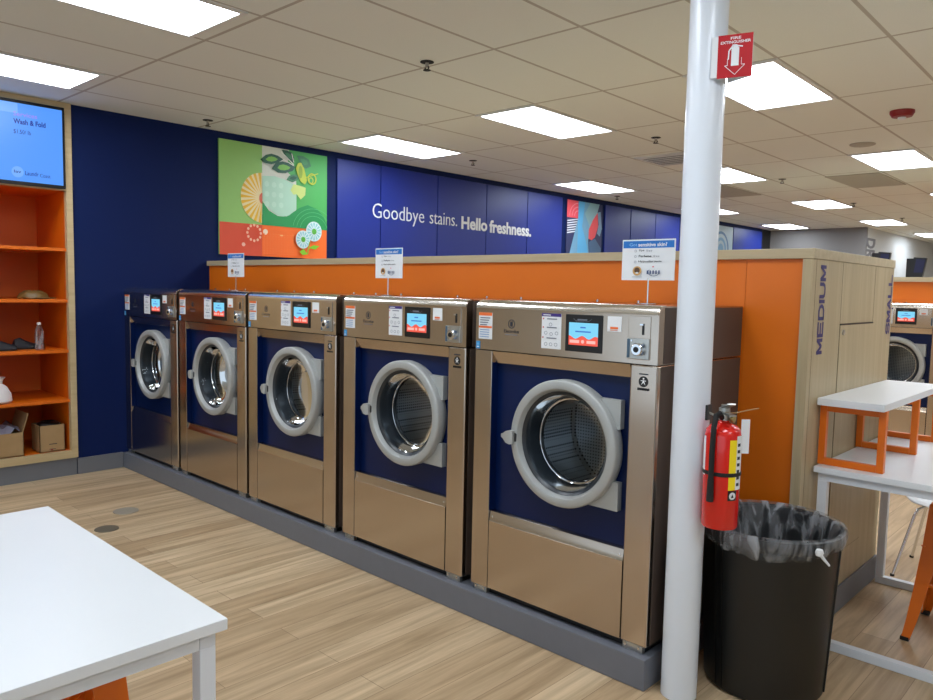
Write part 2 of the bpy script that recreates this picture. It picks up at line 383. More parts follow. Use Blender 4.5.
# ------------------------------------------------------------------ ceiling fittings
proto = None
cols = [(.8, 'nearest the blue wall'), (2.63, 'in the middle column'), (4.46, 'in the column by the pole'), (6.29, 'in the column right of the pole'), (8.12, 'in the far right column')]
rows = [(-1.14, 'front row'), (2.515, 'second row'), (6.085, 'third row'), (9.655, 'fourth row'), (13.225, 'fifth row'), (16.8, 'last row')]
for ri, (ly, rn) in enumerate(rows):
    for ci, (lx, cn) in enumerate(cols):
        if ri == 5 and ci == 0: continue
        if ri == 5 and ci == 1: lx += .15
        if proto is None:
            proto = thing('ceiling_light', '', 'light', (0, 0, H))
            m = MB()
            for a in ((-.305, -.275, -.61, .61), (.275, .305, -.61, .61), (-.275, .275, -.61, -.58), (-.275, .275, .58, .61)):
                m.box(a[0], a[1], a[2], a[3], H-.012, H-.001, 'fixture')
            m.build('frame', proto)
            MB().box(-.275, .275, -.58, .58, H-.007, H-.002, 'light').build('diffuser', proto)
            o = proto
        else: o = copy_tree(proto)
        o.location = crot(lx, ly)+(H,); o.rotation_euler = (0, 0, CR); o.scale = (1, .975, 1)
        tag(o, 'glowing ceiling light, %s, %s' % (rn, cn), 'light', 'recessed ceiling lights')
sp = None
for x, y, t in ((3.08, .66, 'in front of the washer row'), (.36, .6, 'above the green mural corner'), (.83, 3.5, 'above the blue wall slogan'), (3.04, 3.6, 'beside the slotted vent'),
                (3.0, 6.75, 'right of the white pole'), (.46, 7.05, 'above the red and blue mural'), (2.94, 9.75, 'behind a light in the fourth row'), (2.95, 12.5, 'near the grey back wall')):
    if sp is None:
        sp = thing('sprinkler_head', '', 'sprinkler', (0, 0, H))
        MB().lathe([(.0, H-.001), (.04, H-.001), (.04, H-.006), (.014, H-.012)], 'rubber', n=20).build('flange', sp)
        m = MB().cyl((0, 0, H-.05), .011, .04, 'greygrille', n=12).tube([(-.012, 0, H-.045), (-.016, 0, H-.06), (0, 0, H-.072), (.016, 0, H-.06), (.012, 0, H-.045)], .004, 'rubber', 6)
        m.cyl((0, 0, H-.077), .022, .004, 'rubber', n=16); m.build('nozzle', sp)
        o = sp
    else: o = copy_tree(sp)
    o.scale = (1.1, 1.1, .7); o.location = (x, y, H); tag(o, 'small ceiling sprinkler head ' + t, 'sprinkler', 'ceiling sprinklers')
t = thing('alarm_strobe', 'round red fire alarm strobe with clear lens on the ceiling', 'alarm', (5.0, 3.84, H))
MB().lathe([(.085, H-.001), (.085, H-.02), (.07, H-.045), (.0, H-.05)], 'strobe', (5.0, 3.84, 0), n=32).build('housing', t)
MB().lathe([(.03, H-.05), (.026, H-.066), (0, H-.07)], 'paper', (5.0, 3.84, 0), n=20).build('lens', t)
tag(MB().lathe([(.11, H-.001), (.11, H-.008), (.095, H-.014), (0, H-.014)], 'greygrille', (4.39, 5.02, 0), n=36).build('ceiling_speaker', at=(4.39, 5.02, H)), 'flat round grey ceiling speaker behind the red strobe', 'speaker')
t = thing('air_vent', 'square slotted return air vent in the ceiling left of the white pole', 'vent', (2.63, 4.7, H))
m = MB()
for a in ((2.335, 2.365, 4.395, 5.0), (2.895, 2.925, 4.395, 5.0), (2.365, 2.895, 4.395, 4.425), (2.365, 2.895, 4.97, 5.0)): m.box(a[0], a[1], a[2], a[3], H-.014, H-.001, 'fixture')
m.build('frame', t)
m = MB().box(2.36, 2.9, 4.42, 4.98, H-.004, H-.002, 'black')
for k in range(6): m.box(2.37, 2.89, 4.445+k*.09, 4.475+k*.09, H-.016, H-.009, 'fixture')
m.build('slats', t)
for cx, tx in ((3.76, 'right of the white pole'), (1.93, 'tucked just behind the white pole')):
    o = MB().box(cx-.295, cx+.295, 6.84, 8.03, H-.008, H-.001, 'greygrille', .003).build('ceiling_vent_panel', at=(cx, 7.4, H))
    tag(o, 'dull grey perforated ceiling panel ' + tx, 'vent', 'grey ceiling vent panels')

# ------------------------------------------------------------------ washers
def make_washer():
    x0 = 0.; W = .985; zb = .133
    t = thing('washing_machine', '', 'washing machine', (x0, 0, zb))
    s0, s1 = .108, .862
    m = MB().box(0, s0, 0, .78, .165, 1.333, 'steel', .004).box(s1, W, 0, .78, .165, 1.333, 'steel', .008, 3)
    m.box(s0, s1, .7, .76, .165, 1.333, 'steel').box(s0, s1, .05, .7, .17, .2, 'black').box(s0, s1, .05, .7, 1.325, 1.333, 'black')
    m.box(.02, W-.02, .03, .74, zb+.001, .165, 'black'); m.build('cabinet', t)
    pr = [(.0, 1.336), (.0, 1.535)] + [(.035-.035*math.cos(a), 1.535+.036*math.sin(a)) for a in (PI*.12, PI*.25, PI*.37, PI*.5)] + [(.78, 1.571), (.78, 1.336)]
    MB().prism(pr, 'x', .0, W, 'steel').build('control_panel', t, 50)
    pr = [(.0, 1.537)] + [(.035-.038*math.cos(a), 1.536+.0385*math.sin(a)) for a in (0, PI*.12, PI*.25, PI*.37, PI*.5)] + [(.06, 1.5745), (.06, 1.5715)] + [(.035-.035*math.cos(a), 1.535+.036*math.sin(a)) for a in (PI*.5, PI*.37, PI*.25, PI*.12)]
    MB().prism(pr, 'x', .004, W-.004, 'strip').build('top_edge', t, 50)
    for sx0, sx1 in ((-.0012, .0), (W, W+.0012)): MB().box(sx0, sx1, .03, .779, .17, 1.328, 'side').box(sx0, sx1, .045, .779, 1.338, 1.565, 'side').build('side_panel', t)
    # sloping lintel
    MB().prism([(.001, 1.331), (.02, 1.276), (.044, 1.276), (.044, 1.331)], 'x', s0+.001, s1-.001, 'steel').build('upper_trim', t)
    # blue recessed panel with round opening
    cx, cz, R = .539, .952, .225
    m = MB(); i = m.mi('wblue'); n = 48; b = m.bm
    xl, xr_, zl, zh = s0, s1, .53, 1.3
    inner = []; outer = []
    for k in range(n):
        a = 2*PI*k/n; c, s_ = math.cos(a), math.sin(a); inner.append((cx+R*c, .045, cz+R*s_))
        ts = [(xr_-cx)/c if c > 1e-6 else (xl-cx)/c if c < -1e-6 else 1e9, (zh-cz)/s_ if s_ > 1e-6 else (zl-cz)/s_ if s_ < -1e-6 else 1e9]
        q = min(ts); outer.append((cx+q*c, .045, cz+q*s_))
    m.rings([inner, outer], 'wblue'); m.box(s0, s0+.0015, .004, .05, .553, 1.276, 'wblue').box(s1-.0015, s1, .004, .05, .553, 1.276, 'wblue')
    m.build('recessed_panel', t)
    # lower panel
    lp = MB().prism([(.002, .168), (.002, .502), (.0045, .505), (.012, .550), (.016, .5525), (.05, .5525), (.05, .168)], 'x', s0+.003, s1-.003, 'steel').build('lower_panel', t)
    for sx in (s0+.02, s1-.02):
        MB().lathe([(.006, .004), (.005, -.001), (0, -.002)], 'chrome', (sx, .008, .525), 'y', 10).build('screw', lp)
    for b0, b1 in ((.02, .1), (s1+.01, W-.02)):
        fb = MB().box(b0, b1, .008, .2, zb+.001, .1645, 'silver').build('foot_bracket', t)
        for sx in (b0+.015, b1-.015): MB().cyl((sx, .002, .155), .006, .008, 'chrome', 'y', 8).build('bolt', fb)
    # door
    d = MB().lathe([(.278, .044), (.284, .03), (.284, -.018), (.281, -.024), (.276, -.0265), (.247, -.029), (.243, -.027), (.238, -.016), (.219, .03), (.226, .06)], 'alu', (cx, 0, cz), 'y', 64).build('door', t)
    for z0, z1 in ((cz+.1, cz+.222), (cz-.25, cz-.128)):
        m2 = MB(); lo, hi = z0, z1
        L = [(cx+math.sqrt(max(.24**2-(lo+(hi-lo)*k/6-cz)**2, .0009)), lo+(hi-lo)*k/6) for k in range(7)]
        pts = L + [(.818, hi), (.818, lo)]
        m2.prism(pts, 'y', .012, .044, 'alu'); m2.build('hinge_plate', d)
    hz = cz-.008
    m = MB(); i = m.mi('alu')
    R_ = lambda x, hw, y0, y1: [(x, y0, hz-hw), (x, y1, hz-hw), (x, y1, hz+hw), (x, y0, hz+hw)]
    m.rings([R_(cx-.333, .007, -.035, -.02), R_(cx-.316, .012, -.042, -.02), R_(cx-.293, .027, -.05, -.01), R_(cx-.27, .033, -.05, -.005), R_(cx-.257, .03, -.044, -.005)], 'alu', True, True)
    m.box(cx-.262, cx-.243, -.03, .0, hz-.022, hz+.022, 'black', .005); m.build('door_handle', d)
    MB().lathe([(.232, -.004), (.222, .004), (.209, .02), (.2, .075), (.185, .1)], 'doorgrey', (cx, 0, cz), 'y', 48).build('gasket', d)
    MB().lathe([(.214, .003), (.2, .04), (.19, .085), (.165, .104), (.1, .112), (.0, .114)], 'dglass', (cx, 0, cz), 'y', 48).build('glass', d)
    m = MB().lathe([(.235, .1), (.215, .108), (.206, .12), (.212, .13)], 'doorgrey', (cx, 0, cz), 'y', 48)
    for rr_1, yy in ((.208, .116), (.190, .082)): m.tube([(cx+rr_1*math.cos(2*PI*k/40), yy, cz+rr_1*math.sin(2*PI*k/40)) for k in range(40)], .0035, 'chrome', 6, True)
    m.lathe([(.23, .13), (.31, .15), (.318, .18), (.318, .5), (.3, .52), (0, .52)], 'drum', (cx, 0, cz), 'y', 48)
    for k in range(3):
        a = .5+k*2*PI/3; e = Vector((math.cos(a), 0, math.sin(a))); tt = Vector((-math.sin(a), 0, math.cos(a)))
        o = Vector((cx, 0, cz))
        R2 = lambda y: [tuple(o+e*.317+tt*.06+Vector((0, y, 0))), tuple(o+e*.25+tt*.015+Vector((0, y, 0))), tuple(o+e*.25-tt*.015+Vector((0, y, 0))), tuple(o+e*.317-tt*.06+Vector((0, y, 0)))]
        m.rings([R2(.17), R2(.51)], 'silver', True, True)
    m.build('drum', t)
    # controls, labels
    m = MB().box(.536, .724, -.006, .004, 1.364, 1.525, 'black', .003)
    F = Flat(m, (.538, -.0065, 1.367), X, Z); F.line(.04, .14, .055, .13, .0015, 'greyink'); F.line(.055, .13, .12, .13, .0015, 'greyink'); F.line(.12, .13, .135, .14, .0015, 'greyink'); F.rect(.062, .112, .133, .139, 'greyink')
    sc = m.build('touchscreen', t)
    m = MB(); F = Flat(m, (.556, -.0065, 1.393), X, Z)
    F.rect(0, .15, 0, .097, 'scyan')
    F.poly([(0, 0), (.15, 0), (.15, .036)] + [(.15-.15*k/16, .034+.007*math.sin(k*.85+.6)) for k in range(17)], 'sred')
    for u, wd_ in ((.006, .05), (.094, .045)): F.rect(u, u+wd_, .009, .022, 'spale')
    F.ell(.074, .016, .008, .008, 'spale', 14); F.rect(.06, .088, .074, .08, 'sblue'); F.rect(.035, .115, .056, .062, 'sblue')
    m.build('display', sc)
    m = MB().box(.403, .51, -.002, .002, 1.367, 1.524, 'paper'); F = Flat(m, (.403, -.0025, 1.367), X, Z)
    F.rect(0, .107, .143, .157, 'purpleink'); F.rect(.008, .05, .148, .152, 'paper')
    for v in (.13, .092, .045): F.rect(.03, .085, v, v+.005, 'greyink')
    for u, v in ((.045, .108), (.02, .07), (.05, .066), (.08, .07), (.022, .02), (.05, .02), (.078, .02)): F.ring(u+.006, v, .009, .008, .002, 'greyink', 12)
    for v in (.133, .095, .05): F.ell(.013, v, .004, .004, K((200, 90, 90)), 10)
    m.build('instruction_sheet', t)
    m = MB().box(.02, .105, -.002, .002, 1.387, 1.514, 'paper'); F = Flat(m, (.02, -.0025, 1.387), X, Z)
    F.rect(0, .085, .112, .127, 'orangeink'); F.rect(0, .085, .053, .063, 'orangeink')
    for k in range(4): F.rect(.01, .074-.006*k, .099-k*.011, .104-k*.011, 'greyink'); F.rect(.01, .07, .042-k*.011, .046-k*.011, K((130, 160, 200)))
    m.build('notice_sticker', t)
    m = MB().box(.748, .815, -.002, .002, 1.461, 1.524, 'paper'); F = Flat(m, (.748, -.0025, 1.461), X, Z)
    F.rect(.014, .052, .014-.004, .019-.004+.004, 'orangeink'); F.rect(.014, .05, .004, .007, K((210, 120, 90)))
    m.build('price_sticker', t)
    m = MB().box(.004, .03, -.0015, .002, 1.338, 1.375, 'plate'); F = Flat(m, (.004, -.002, 1.338), X, Z); F.rect(.006, .02, .008, .012, 'paper'); F.rect(.006, .02, .018, .028, K((90, 170, 220)))
    m.build('energy_sticker', t)
    m = MB(); F = Flat(m, (.2, 0, 1.43), X, Z)
    F.ring(.024, .036, .021, .021, .004, 'ink', 20); F.poly([(.016, .024), (.03, .036), (.016, .048)], 'ink'); F.rect(.022, .03, .024, .048, 'ink'); F.text('Electrolux', -.02, -.006, .09, .016, 'ink'); F.rect(-.01, .06, -.016, -.013, 'greyink')
    m.build('maker_emblem', t)
    m = MB(); F = Flat(m, (.894, 0, 1.23), X, Z)
    F.ell(.032, .036, .022, .022, 'black', 24); F.ell(.032, .048, .004, .004, 'paper', 10); F.poly([(.022, .022), (.032, .044), (.042, .022), (.032, .032)], 'paper'); F.rect(.02, .044, .038, .041, 'paper')
    F.rect(.012, .052, .064, .069, 'ink')
    for k in range(5): F.rect(.006+k*.011, .014+k*.011, .0, .01, 'black')
    m.build('warning_pictogram', t)
    m = MB().box(.848, .95, -.004, .004, 1.354, 1.53, 'steel', .002)
    m.box(.849, .949, -.01, .0, 1.356, 1.44, 'silver', .002).box(.85, .863, -.011, 0, 1.36, 1.436, K((70, 95, 115)))
    m.lathe([(.026, -.01), (.026, -.03), (.022, -.034), (0, -.034)], 'chrome', (.905, 0, 1.396), 'y', 24).box(.893, .93, -.026, -.01, 1.374, 1.418, K((110, 125, 145)), .004)
    m.lathe([(.012, -.034), (.011, -.037), (0, -.037)], 'black', (.905, 0, 1.396), 'y', 16).box(.914, .922, -.008, 0, 1.455, 1.5, 'black', .001).box(.904, .92, -.01, 0, 1.492, 1.5, 'chrome', .001)
    m.cyl((.87, -.012, 1.43), .004, .004, 'chrome', 'y', 8); m.build('coin_slot', t)
    m = MB()
    for sx in (.2, .45, .72): m.cyl((sx, .745, 1.571), .008, .012, 'chrome', n=8)
    m.build('lid_bolt', t)
    return t
wp = make_washer()
wl = [(.005, 'first steel washer from the left, against the navy wall'), (1.03, 'second steel washer from the left in the long row'), (2.05, 'third steel washer from the left, middle of the long row'), (3.11, 'fourth steel washer from the left, a sign stand on its top left'), (4.16, 'nearest and rightmost steel washer of the long row, beside the white pole')]
for i, (x, lb) in enumerate(wl):
    o = wp if i == 0 else copy_tree(wp)
    o.location = (x, 0, .133); tag(o, lb, 'washing machine', 'front-loading washers on the grey curb')
o = copy_tree(wp); o.location = (4.05, 5.75, .133); tag(o, 'far steel washer seen past the end of the oak panel', 'washing machine'); del o['group']
bv = MB().box(.0, 5.162, -.0316, .786, 0, .133, 'curb', .006); bv.build('c', None)
bpy.data.objects['c'].name = 'washer_curb'; tag(bpy.data.objects['washer_curb'], 'long grey painted concrete curb under the washer row', 'curb')
tag(MB().box(2.5, 6.6, 5.72, 6.53, 0, .133, 'curb', .006).build('washer_curb', at=(4.5, 6, 0)), 'grey curb under the far washer past the oak panel', 'curb')

# ------------------------------------------------------------------ bulkhead behind washers
t = thing('partition', 'orange partition with oak cap and oak end panel behind the washers', 'partition', (2.7, .79, 0))
MB().box(.004, 5.149, .79, .83, .001, 1.79, 'orange').box(5.151, 5.412, .79, .83, .001, 1.79, 'orange').build('orange_panel', t)
MB().box(.004, 5.412, .831, 2.03, .001, 1.79, 'beige').build('rear_body', t)
MB().box(.002, 5.46, .765, 2.07, 1.79, 1.835, 'oakx', .002).build('top_cap', t)
m = MB().box(5.412, 5.4555, .768, 2.068, .001, 1.789, 'oak')
for yy in (1.18, 1.715): m.box(5.4553, 5.4559, yy-.0012, yy+.0012, 1.494, 1.788, 'line')
m.box(5.4553, 5.4559, .768+.045, .768+.047, .135, 1.788, 'line')
ep = m.build('end_panel', t)
m = MB().box(5.456, 5.4585, 1.182, 1.713, .32, 1.488, 'oak').box(5.4553, 5.4562, 1.178, 1.717, .316, 1.4935, 'line').box(5.456, 5.4592, 1.18, 1.715, 1.487, 1.495, 'black')
ad = m.build('access_door', ep)
MB().cyl((5.457, 1.222, 1.452), .013, .008, 'silver', 'x', 16).build('lock', ad)
block_letters('MEDIUM', (5.4555, .942, 1.36), (0, 0, 1), (0, -1, 0), .405, .074, 'vinyl').build('lettering', ep)['label'] = 'purple word MEDIUM running up the panel'
block_letters('SMALL', (5.4555, 2.04, 1.42), (0, 0, 1), (0, -1, 0), .335, .074, 'vinyl').build('lettering', ep)['label'] = 'purple word SMALL running up the panel'
MB().box(5.456, 5.468, .768, 2.068, .001, .135, 'basegrey', .003).build('baseboard', ep)
t = thing('partition', 'far orange partition with oak cap behind the far washer', 'partition', (4.5, 6.54, 0))
MB().box(2.5, 6.6, 6.54, 7.7, .001, 1.8, 'orange').build('orange_panel', t)
MB().box(2.49, 6.62, 6.51, 7.75, 1.8, 1.85, 'oakx', .002).build('top_cap', t)
for x, zt, lb, tl in ((4.1, 2.13, 'black flat display standing on the far partition, its base hidden by the oak panel', .25), (4.45, 2.065, 'tilted black display with dark blue screen at the right on the far partition', .1)):
    t = thing('display_monitor', lb, 'monitor', (x, 6.6, 1.85))
    MB().box(x, x+.07, 6.6, 6.66, 1.851, zt-.01, 'black', .004).build('stand', t)
    m = MB(); q = [(x+.05, 1.852), (x+.08, zt), (x+.2, zt-.01), (x+.17, 1.852)]
    m.prism(q, 'y', 6.55, 6.6, 'black'); F = Flat(m, (0, 6.5495, 0), X, Z); F.poly([(x+.085, 1.9), (x+.105, zt-.02), (x+.19, zt-.028), (x+.17, 1.9)], K((18, 22, 60)))
    m.build('screen', t)

# ------------------------------------------------------------------ blue wall: panels, murals, slogan
pb = [2.246, 2.854, 3.752, 4.641, 5.489, 6.302]; pn = ['left of the word Goodbye', 'behind the word Goodbye', 'behind the word stains', 'behind the word Hello', 'behind the word freshness, left of the red mural']
pp = [(a, b, n) for a, b, n in zip(pb, pb[1:], pn)] + [(7.42, 8.18, 'just right of the red and blue mural'), (8.19, 8.99, 'second to the right of the red mural'), (8.995, 9.85, 'left of the white pole near the wide sign'), (12.12, 13.55, 'right of the white pole at the far end of the wall')]
for a, b_, n in pp:
    o = MB().box(.001, .02, a+.006, b_-.006, 1.6, 2.985, 'panel', .004).build('wall_panel', at=(0, (a+b_)/2, 2.3))
    tag(o, 'glossy blue wall panel ' + n, 'wall panel', 'blue panels along the wall')
t = thing('wall_slogan', 'white raised slogan about stains and freshness on the blue panels', 'lettering', (.02, 4.1, 2.4))
m = MB().text('Goodbye', (.021, 2.735, 2.352-.005), Y, Z, .79, .215, 'paper', .006, -.01).text('stains.', (.021, 3.62, 2.402), Y, Z, .47, .145, 'paper', .006, -.01); m.build('lettering', t)['label'] = 'thin white words Goodbye stains'
m = MB().text('Hello', (.021, 4.17, 2.375), Y, Z, .485, .16, 'paper', .006, .028).text('freshness.', (.021, 4.7, 2.365), Y, Z, .87, .165, 'paper', .006, .028); m.build('lettering', t)['label'] = 'bold white words Hello freshness'

def mural1():
    y0, z0, w_, h_ = .886, 1.905, 1.228, 1.078
    t = thing('wall_mural', 'square printed mural of fruit, leaves and flowers in green and orange', 'mural', (0, y0+w_/2, z0))
    m = MB().box(.001, .02, y0, y0+w_, z0, z0+h_, K((150, 200, 112)))
    F = Flat(m, (.0202, y0, z0), (0, w_, 0), (0, 0, h_), .0003)
    F.rect(.37, 1, .285, 1, K((70, 178, 92))); F.rect(0, .37, 0, .285, K((226, 82, 52))); F.rect(.37, 1, 0, .285, K((250, 112, 34)))
    F.rect(.37, .7, .38, 1, K((214, 218, 206)))
    g = K((74, 176, 88)); F.poly([(.62, 1), (1, 1), (1, .29), (.69, .29), (.69, .72), (.6, .8)], g)
    # fan of yellow segments
    F.poly([(.37, .30)]+[(.37+.19*math.cos(a)*1.0, .528+.225*math.sin(a)) for a in [PI/2+PI*k/20 for k in range(21)]], K((244, 226, 176)))
    for k in range(13):
        a = PI*.5+PI*(k+.25)/13.; a2 = a+PI/13*.55
        F.poly([(.37+.05*math.cos((a+a2)/2), .528+.05*math.sin((a+a2)/2)), (.37+.19*math.cos(a2), .528+.225*math.sin(a2)), (.37+.19*math.cos(a), .528+.225*math.sin(a))], K((240, 190, 54)))
    F.ell(.37, .524, .028, .05, K((226, 110, 84)), 14, PI/2, 1.5*PI)
    # hills
    F.poly([(.37, .285), (.37, .5), (.43, .42), (.52, .375), (.6, .385), (.66, .43), (.72, .475), (.8, .51), (.9, .48), (.96, .42), (1, .33), (1, .285)], K((36, 152, 84)))
    F.poly([(.37, .52), (.43, .44), (.5, .39), (.56, .378), (.62, .395), (.69, .46), (.69, .68), (.6, .715), (.48, .74), (.37, .727)], K((178, 218, 196)))
    for k in range(9): F.ell(.41+.03*(k % 3)*2.2, .66-.045*(k//3)*2, .022, .026, K((192, 226, 206)), 12)
    F.poly([(.63, .63), (.66, .69), (.74, .68), (.78, .67), (.775, .6), (.73, .555), (.69, .6), (.66, .59)], K((206, 224, 130)))
    # leaves
    dk, md, lt = K((22, 88, 66)), K((60, 130, 90)), K((120, 186, 76))
    def leaf(P, c, inn=None):
        F.poly(P, c)
        if inn:
            cx = sum(p[0] for p in P)/len(P); cy = sum(p[1] for p in P)/len(P)
            F.poly([(cx+(p[0]-cx)*.55, cy+(p[1]-cy)*.5) for p in P], inn)
    leaf([(.35, .87), (.40, .92), (.45, .938), (.51, .93), (.56, .905), (.52, .87), (.45, .842), (.39, .845)], dk, lt)
    leaf([(.455, .805), (.49, .86), (.555, .885), (.62, .876), (.68, .85), (.65, .81), (.58, .78), (.51, .775)], dk, lt)
    leaf([(.545, .99), (.6, .992), (.645, .975), (.665, .93), (.66, .885), (.62, .9), (.58, .93)], dk, md)
    leaf([(.59, .72), (.615, .76), (.66, .78), (.72, .775), (.7, .735), (.65, .705)], md, dk)
    leaf([(.69, .96), (.75, .965), (.81, .94), (.83, .88), (.78, .85), (.73, .87)], md, K((70, 150, 96)))
    wl_ = K((236, 240, 230))
    F.line(.56, .905, .66, .86, .008, wl_); F.line(.54, .97, .66, .87, .008, wl_); F.line(.66, .89, .64, .97, .006, wl_)
    li = K((190, 208, 60))
    F.poly([(.68, .84), (.7, .89), (.73, .9), (.76, .85), (.79, .74), (.77, .7), (.73, .72), (.7, .77)], li); F.ell(.725, .81, .02, .06, K((142, 178, 50)), 14)
    F.ring(.84, .76, .045, .055, .012, li); F.ring(.83, .745, .024, .03, .008, li); F.line(.74, .75, .9, .82, .008, li)
    for k in range(3): F.ring(.86, .27, .21-.035*k, .21-.035*k, .004, K((90, 190, 120)), 30, math.acos(min(1, .135/(.21-.035*k))), .95*PI)
    F.rect(.36, 1, 0.0, .0005, K((250, 112, 34)))
    for cx, cy, a in ((.86, .262, .08), (.748, .178, .072)):
        F.ell(cx, cy, a, a*1.2, K((206, 230, 232)), 26); F.ell(cx, cy, a*.86, a*1.03, K((150, 206, 214)), 26)
        for k in range(14):
            q = 2*PI*k/14; F.line(cx+a*.3*math.cos(q), cy+a*.36*math.sin(q), cx+a*.95*math.cos(q), cy+a*1.12*math.sin(q), .008, K((226, 240, 240)))
        F.ell(cx, cy, a*.3, a*.36, K((90, 180, 60)), 14)
    F.line(.81, .16, .79, .04, .008, K((120, 190, 50)))
    F.poly([(.8, .1), (.85, .13), (.91, .125), (.87, .09)], K((130, 196, 40))); F.poly([(.79, .04), (.74, .03), (.71, .06), (.75, .09)], K((130, 196, 40)))
    for k in range(12):
        a = 2*PI*k/12; F.ell(.285+.06*math.cos(a), .205+.07*math.sin(a), .011, .013, K((246, 190, 160)), 8)
    F.ell(.385, .222, .022, .026, K((250, 224, 196)), 12); F.ell(.19, .096, .016, .018, K((248, 190, 170)), 10); F.ell(.535, .2, .016, .008, K((250, 190, 120)), 10)
    for i in range(11):
        for j in range(9): m.face([F.P(.37+i*.027+a, .025+j*.022+b__) for a, b__ in ((0, 0), (.008, 0), (.008, .008), (0, .008))], K((252, 150, 80)))
    m.build('printed_panel', t, normals=False)
mural1()
def mural2():
    y0, y1, z0, z1 = 6.41, 7.34, 1.75, 2.97
    t = thing('wall_mural', 'narrow printed mural with red leaf shapes and pale blue waves', 'mural', (0, 6.87, z0))
    m = MB().box(.001, .02, y0, y1, z0, z1, K((40, 48, 92)))
    F = Flat(m, (.0202, 0, 0), Y, Z, .0003)
    F.rect(y0, 6.69, 2.712, z1, K((236, 84, 96)))
    for k in range(3): F.ring(6.69, 2.74, .22-.06*k, .2-.055*k, .014, K((244, 140, 150)), 12, PI*.5, PI)
    for k in range(6): F.line(6.42, 2.66-.035*k, 6.69, 2.70-.035*k, .016, K((226, 232, 238)))
    F.poly([(6.69, z1), (7.25, z1), (7.16, 2.75), (7.0, 2.55), (6.97, 2.4), (7.06, z0), (6.4, z0), (6.5, 2.2), (6.61, 2.5), (6.69, 2.72)], K((112, 164, 196)))
    F.poly([(6.69, z1), (6.86, z1), (6.8, 2.6), (6.95, 2.3), (7.06, z0), (6.69, z0)], K((92, 178, 226)))
    F.poly([(7.0, z1), (7.25, z1), (7.16, 2.75), (7.0, 2.6), (6.86, 2.8)], K((136, 178, 188)))
    F.poly([(7.20, 2.84), (7.08, 2.72), (6.98, 2.57), (6.975, 2.43), (7.06, 2.41), (7.15, 2.46), (7.23, 2.63)], K((236, 82, 88)))
    F.poly([(7.2, 2.84), (7.24, 2.66), (7.2, 2.52), (7.28, 2.48), (7.33, 2.6), (7.28, 2.86)], K((120, 156, 186)))
    F.poly([(7.06, z0), (6.99, 2.38), (7.15, 2.44), (7.32, 2.3), (7.32, z0)], K((70, 104, 140)))
    m.build('printed_panel', t, normals=False)
    t = thing('wall_mural', 'pale printed mural with a blue ring just right of the white pole', 'mural', (0, 11.5, 1.8))
    m = MB().box(.001, .02, 10.9, 12.08, 1.75, 2.97, K((172, 198, 214)))
    F = Flat(m, (.0202, 0, 0), Y, Z, .0004)
    F.ring(11.55, 2.5, .36, .36, .05, K((70, 120, 170))); F.ring(11.55, 2.5, .24, .24, .06, K((110, 160, 200))); F.ell(11.55, 2.5, .12, .12, K((120, 168, 204)))
    m.build('printed_panel', t, normals=False)
mural2()
MB().text('DR', (1.931, 14.12, 2.84), (0, 0, -1), (0, 1, 0), .42, .6, 'lettergrey', .01, .03).build('wall_lettering', at=(1.931, 14.9, 2.6))
tag(bpy.data.objects['wall_lettering'], 'large grey letters DR turned sideways on the white back wall', 'lettering')

# ------------------------------------------------------------------ built-in shelf and television
y1, y0 = -.408, -1.68; yi = -.456; xb = -.715
t = thing('shelf_unit', 'tall built-in orange shelf unit with pale oak face frame', 'shelf', (0, -1.04, 0))
m = MB().box(-.03, .026, yi, y1, .15, H-.002, 'oaky').box(-.03, .026, -1.08, yi, 2.35, 2.373, 'oaky').box(-.03, .026, -1.08, -1.03, .15, 2.35, 'oaky')
m.box(-.03, .026, y0, yi, 2.373, H-.002, 'oaky').box(-.03, .026, -1.03, yi, .15, .209, 'oaky').box(-.03, .026, y0, -1.08, .15, 2.373, 'oaky')
m.build('face_frame', t)
MB().box(xb-.02, xb, y0, yi, .15, 2.37, 'orange2').build('back_panel', t)
MB().box(xb, -.03, yi, yi+.02, .15, 2.37, 'orange2').build('side_panel', t)
MB().box(xb, -.03, -1.05, -1.03, .15, 2.37, 'orange2').build('side_panel', t)
MB().box(xb, -.03, -1.05, yi, 2.35, 2.37, 'orange2').build('top_panel', t)
MB().box(xb, -.03, -1.05, yi, .15, .207, 'orange2').build('bottom_board', t)
for z in (1.888, 1.47, 1.056, .643): MB().box(xb, .0, -1.03, yi, z-.026, z, 'orange2', .002).build('shelf_board', t)
MB().box(xb, .008, y0, y1-.006, .001, .149, 'basegrey').build('toe_kick', t)
t = thing('television', 'flat television with blue laundry menu screen above the orange shelves', 'television', (.03, -1.0, 2.36))
MB().box(.027, .05, -1.62, -.465, 2.358, 3.003, 'black', .004).build('bezel', t)
m = MB(); F = Flat(m, (.0502, 0, 0), Y, Z, .0004)
F.rect(-1.6, -.484, 2.385, 2.978, 'tvblue'); F.rect(-1.6, -.8, 2.9, 2.975, 'tvlight')
F.text('Services', -.83, 2.88, .165, .032, 'tvpink'); F.text('Wash & Fold', -.832, 2.82, .226, .04, 'tvink', .03); F.text('$1.50/ lb', -.832, 2.742, .12, .036, 'tvink')
F.ell(-.812, 2.455, .042, .042, 'tvlight'); F.text('lav', -.837, 2.447, .05, .022, 'tvink', .01); F.text('Laundr', -.76, 2.436, .095, .032, 'tvink', .01); F.text('Coast', -.655, 2.432, .075, .028, 'tvink')
m.build('screen', t, normals=False)

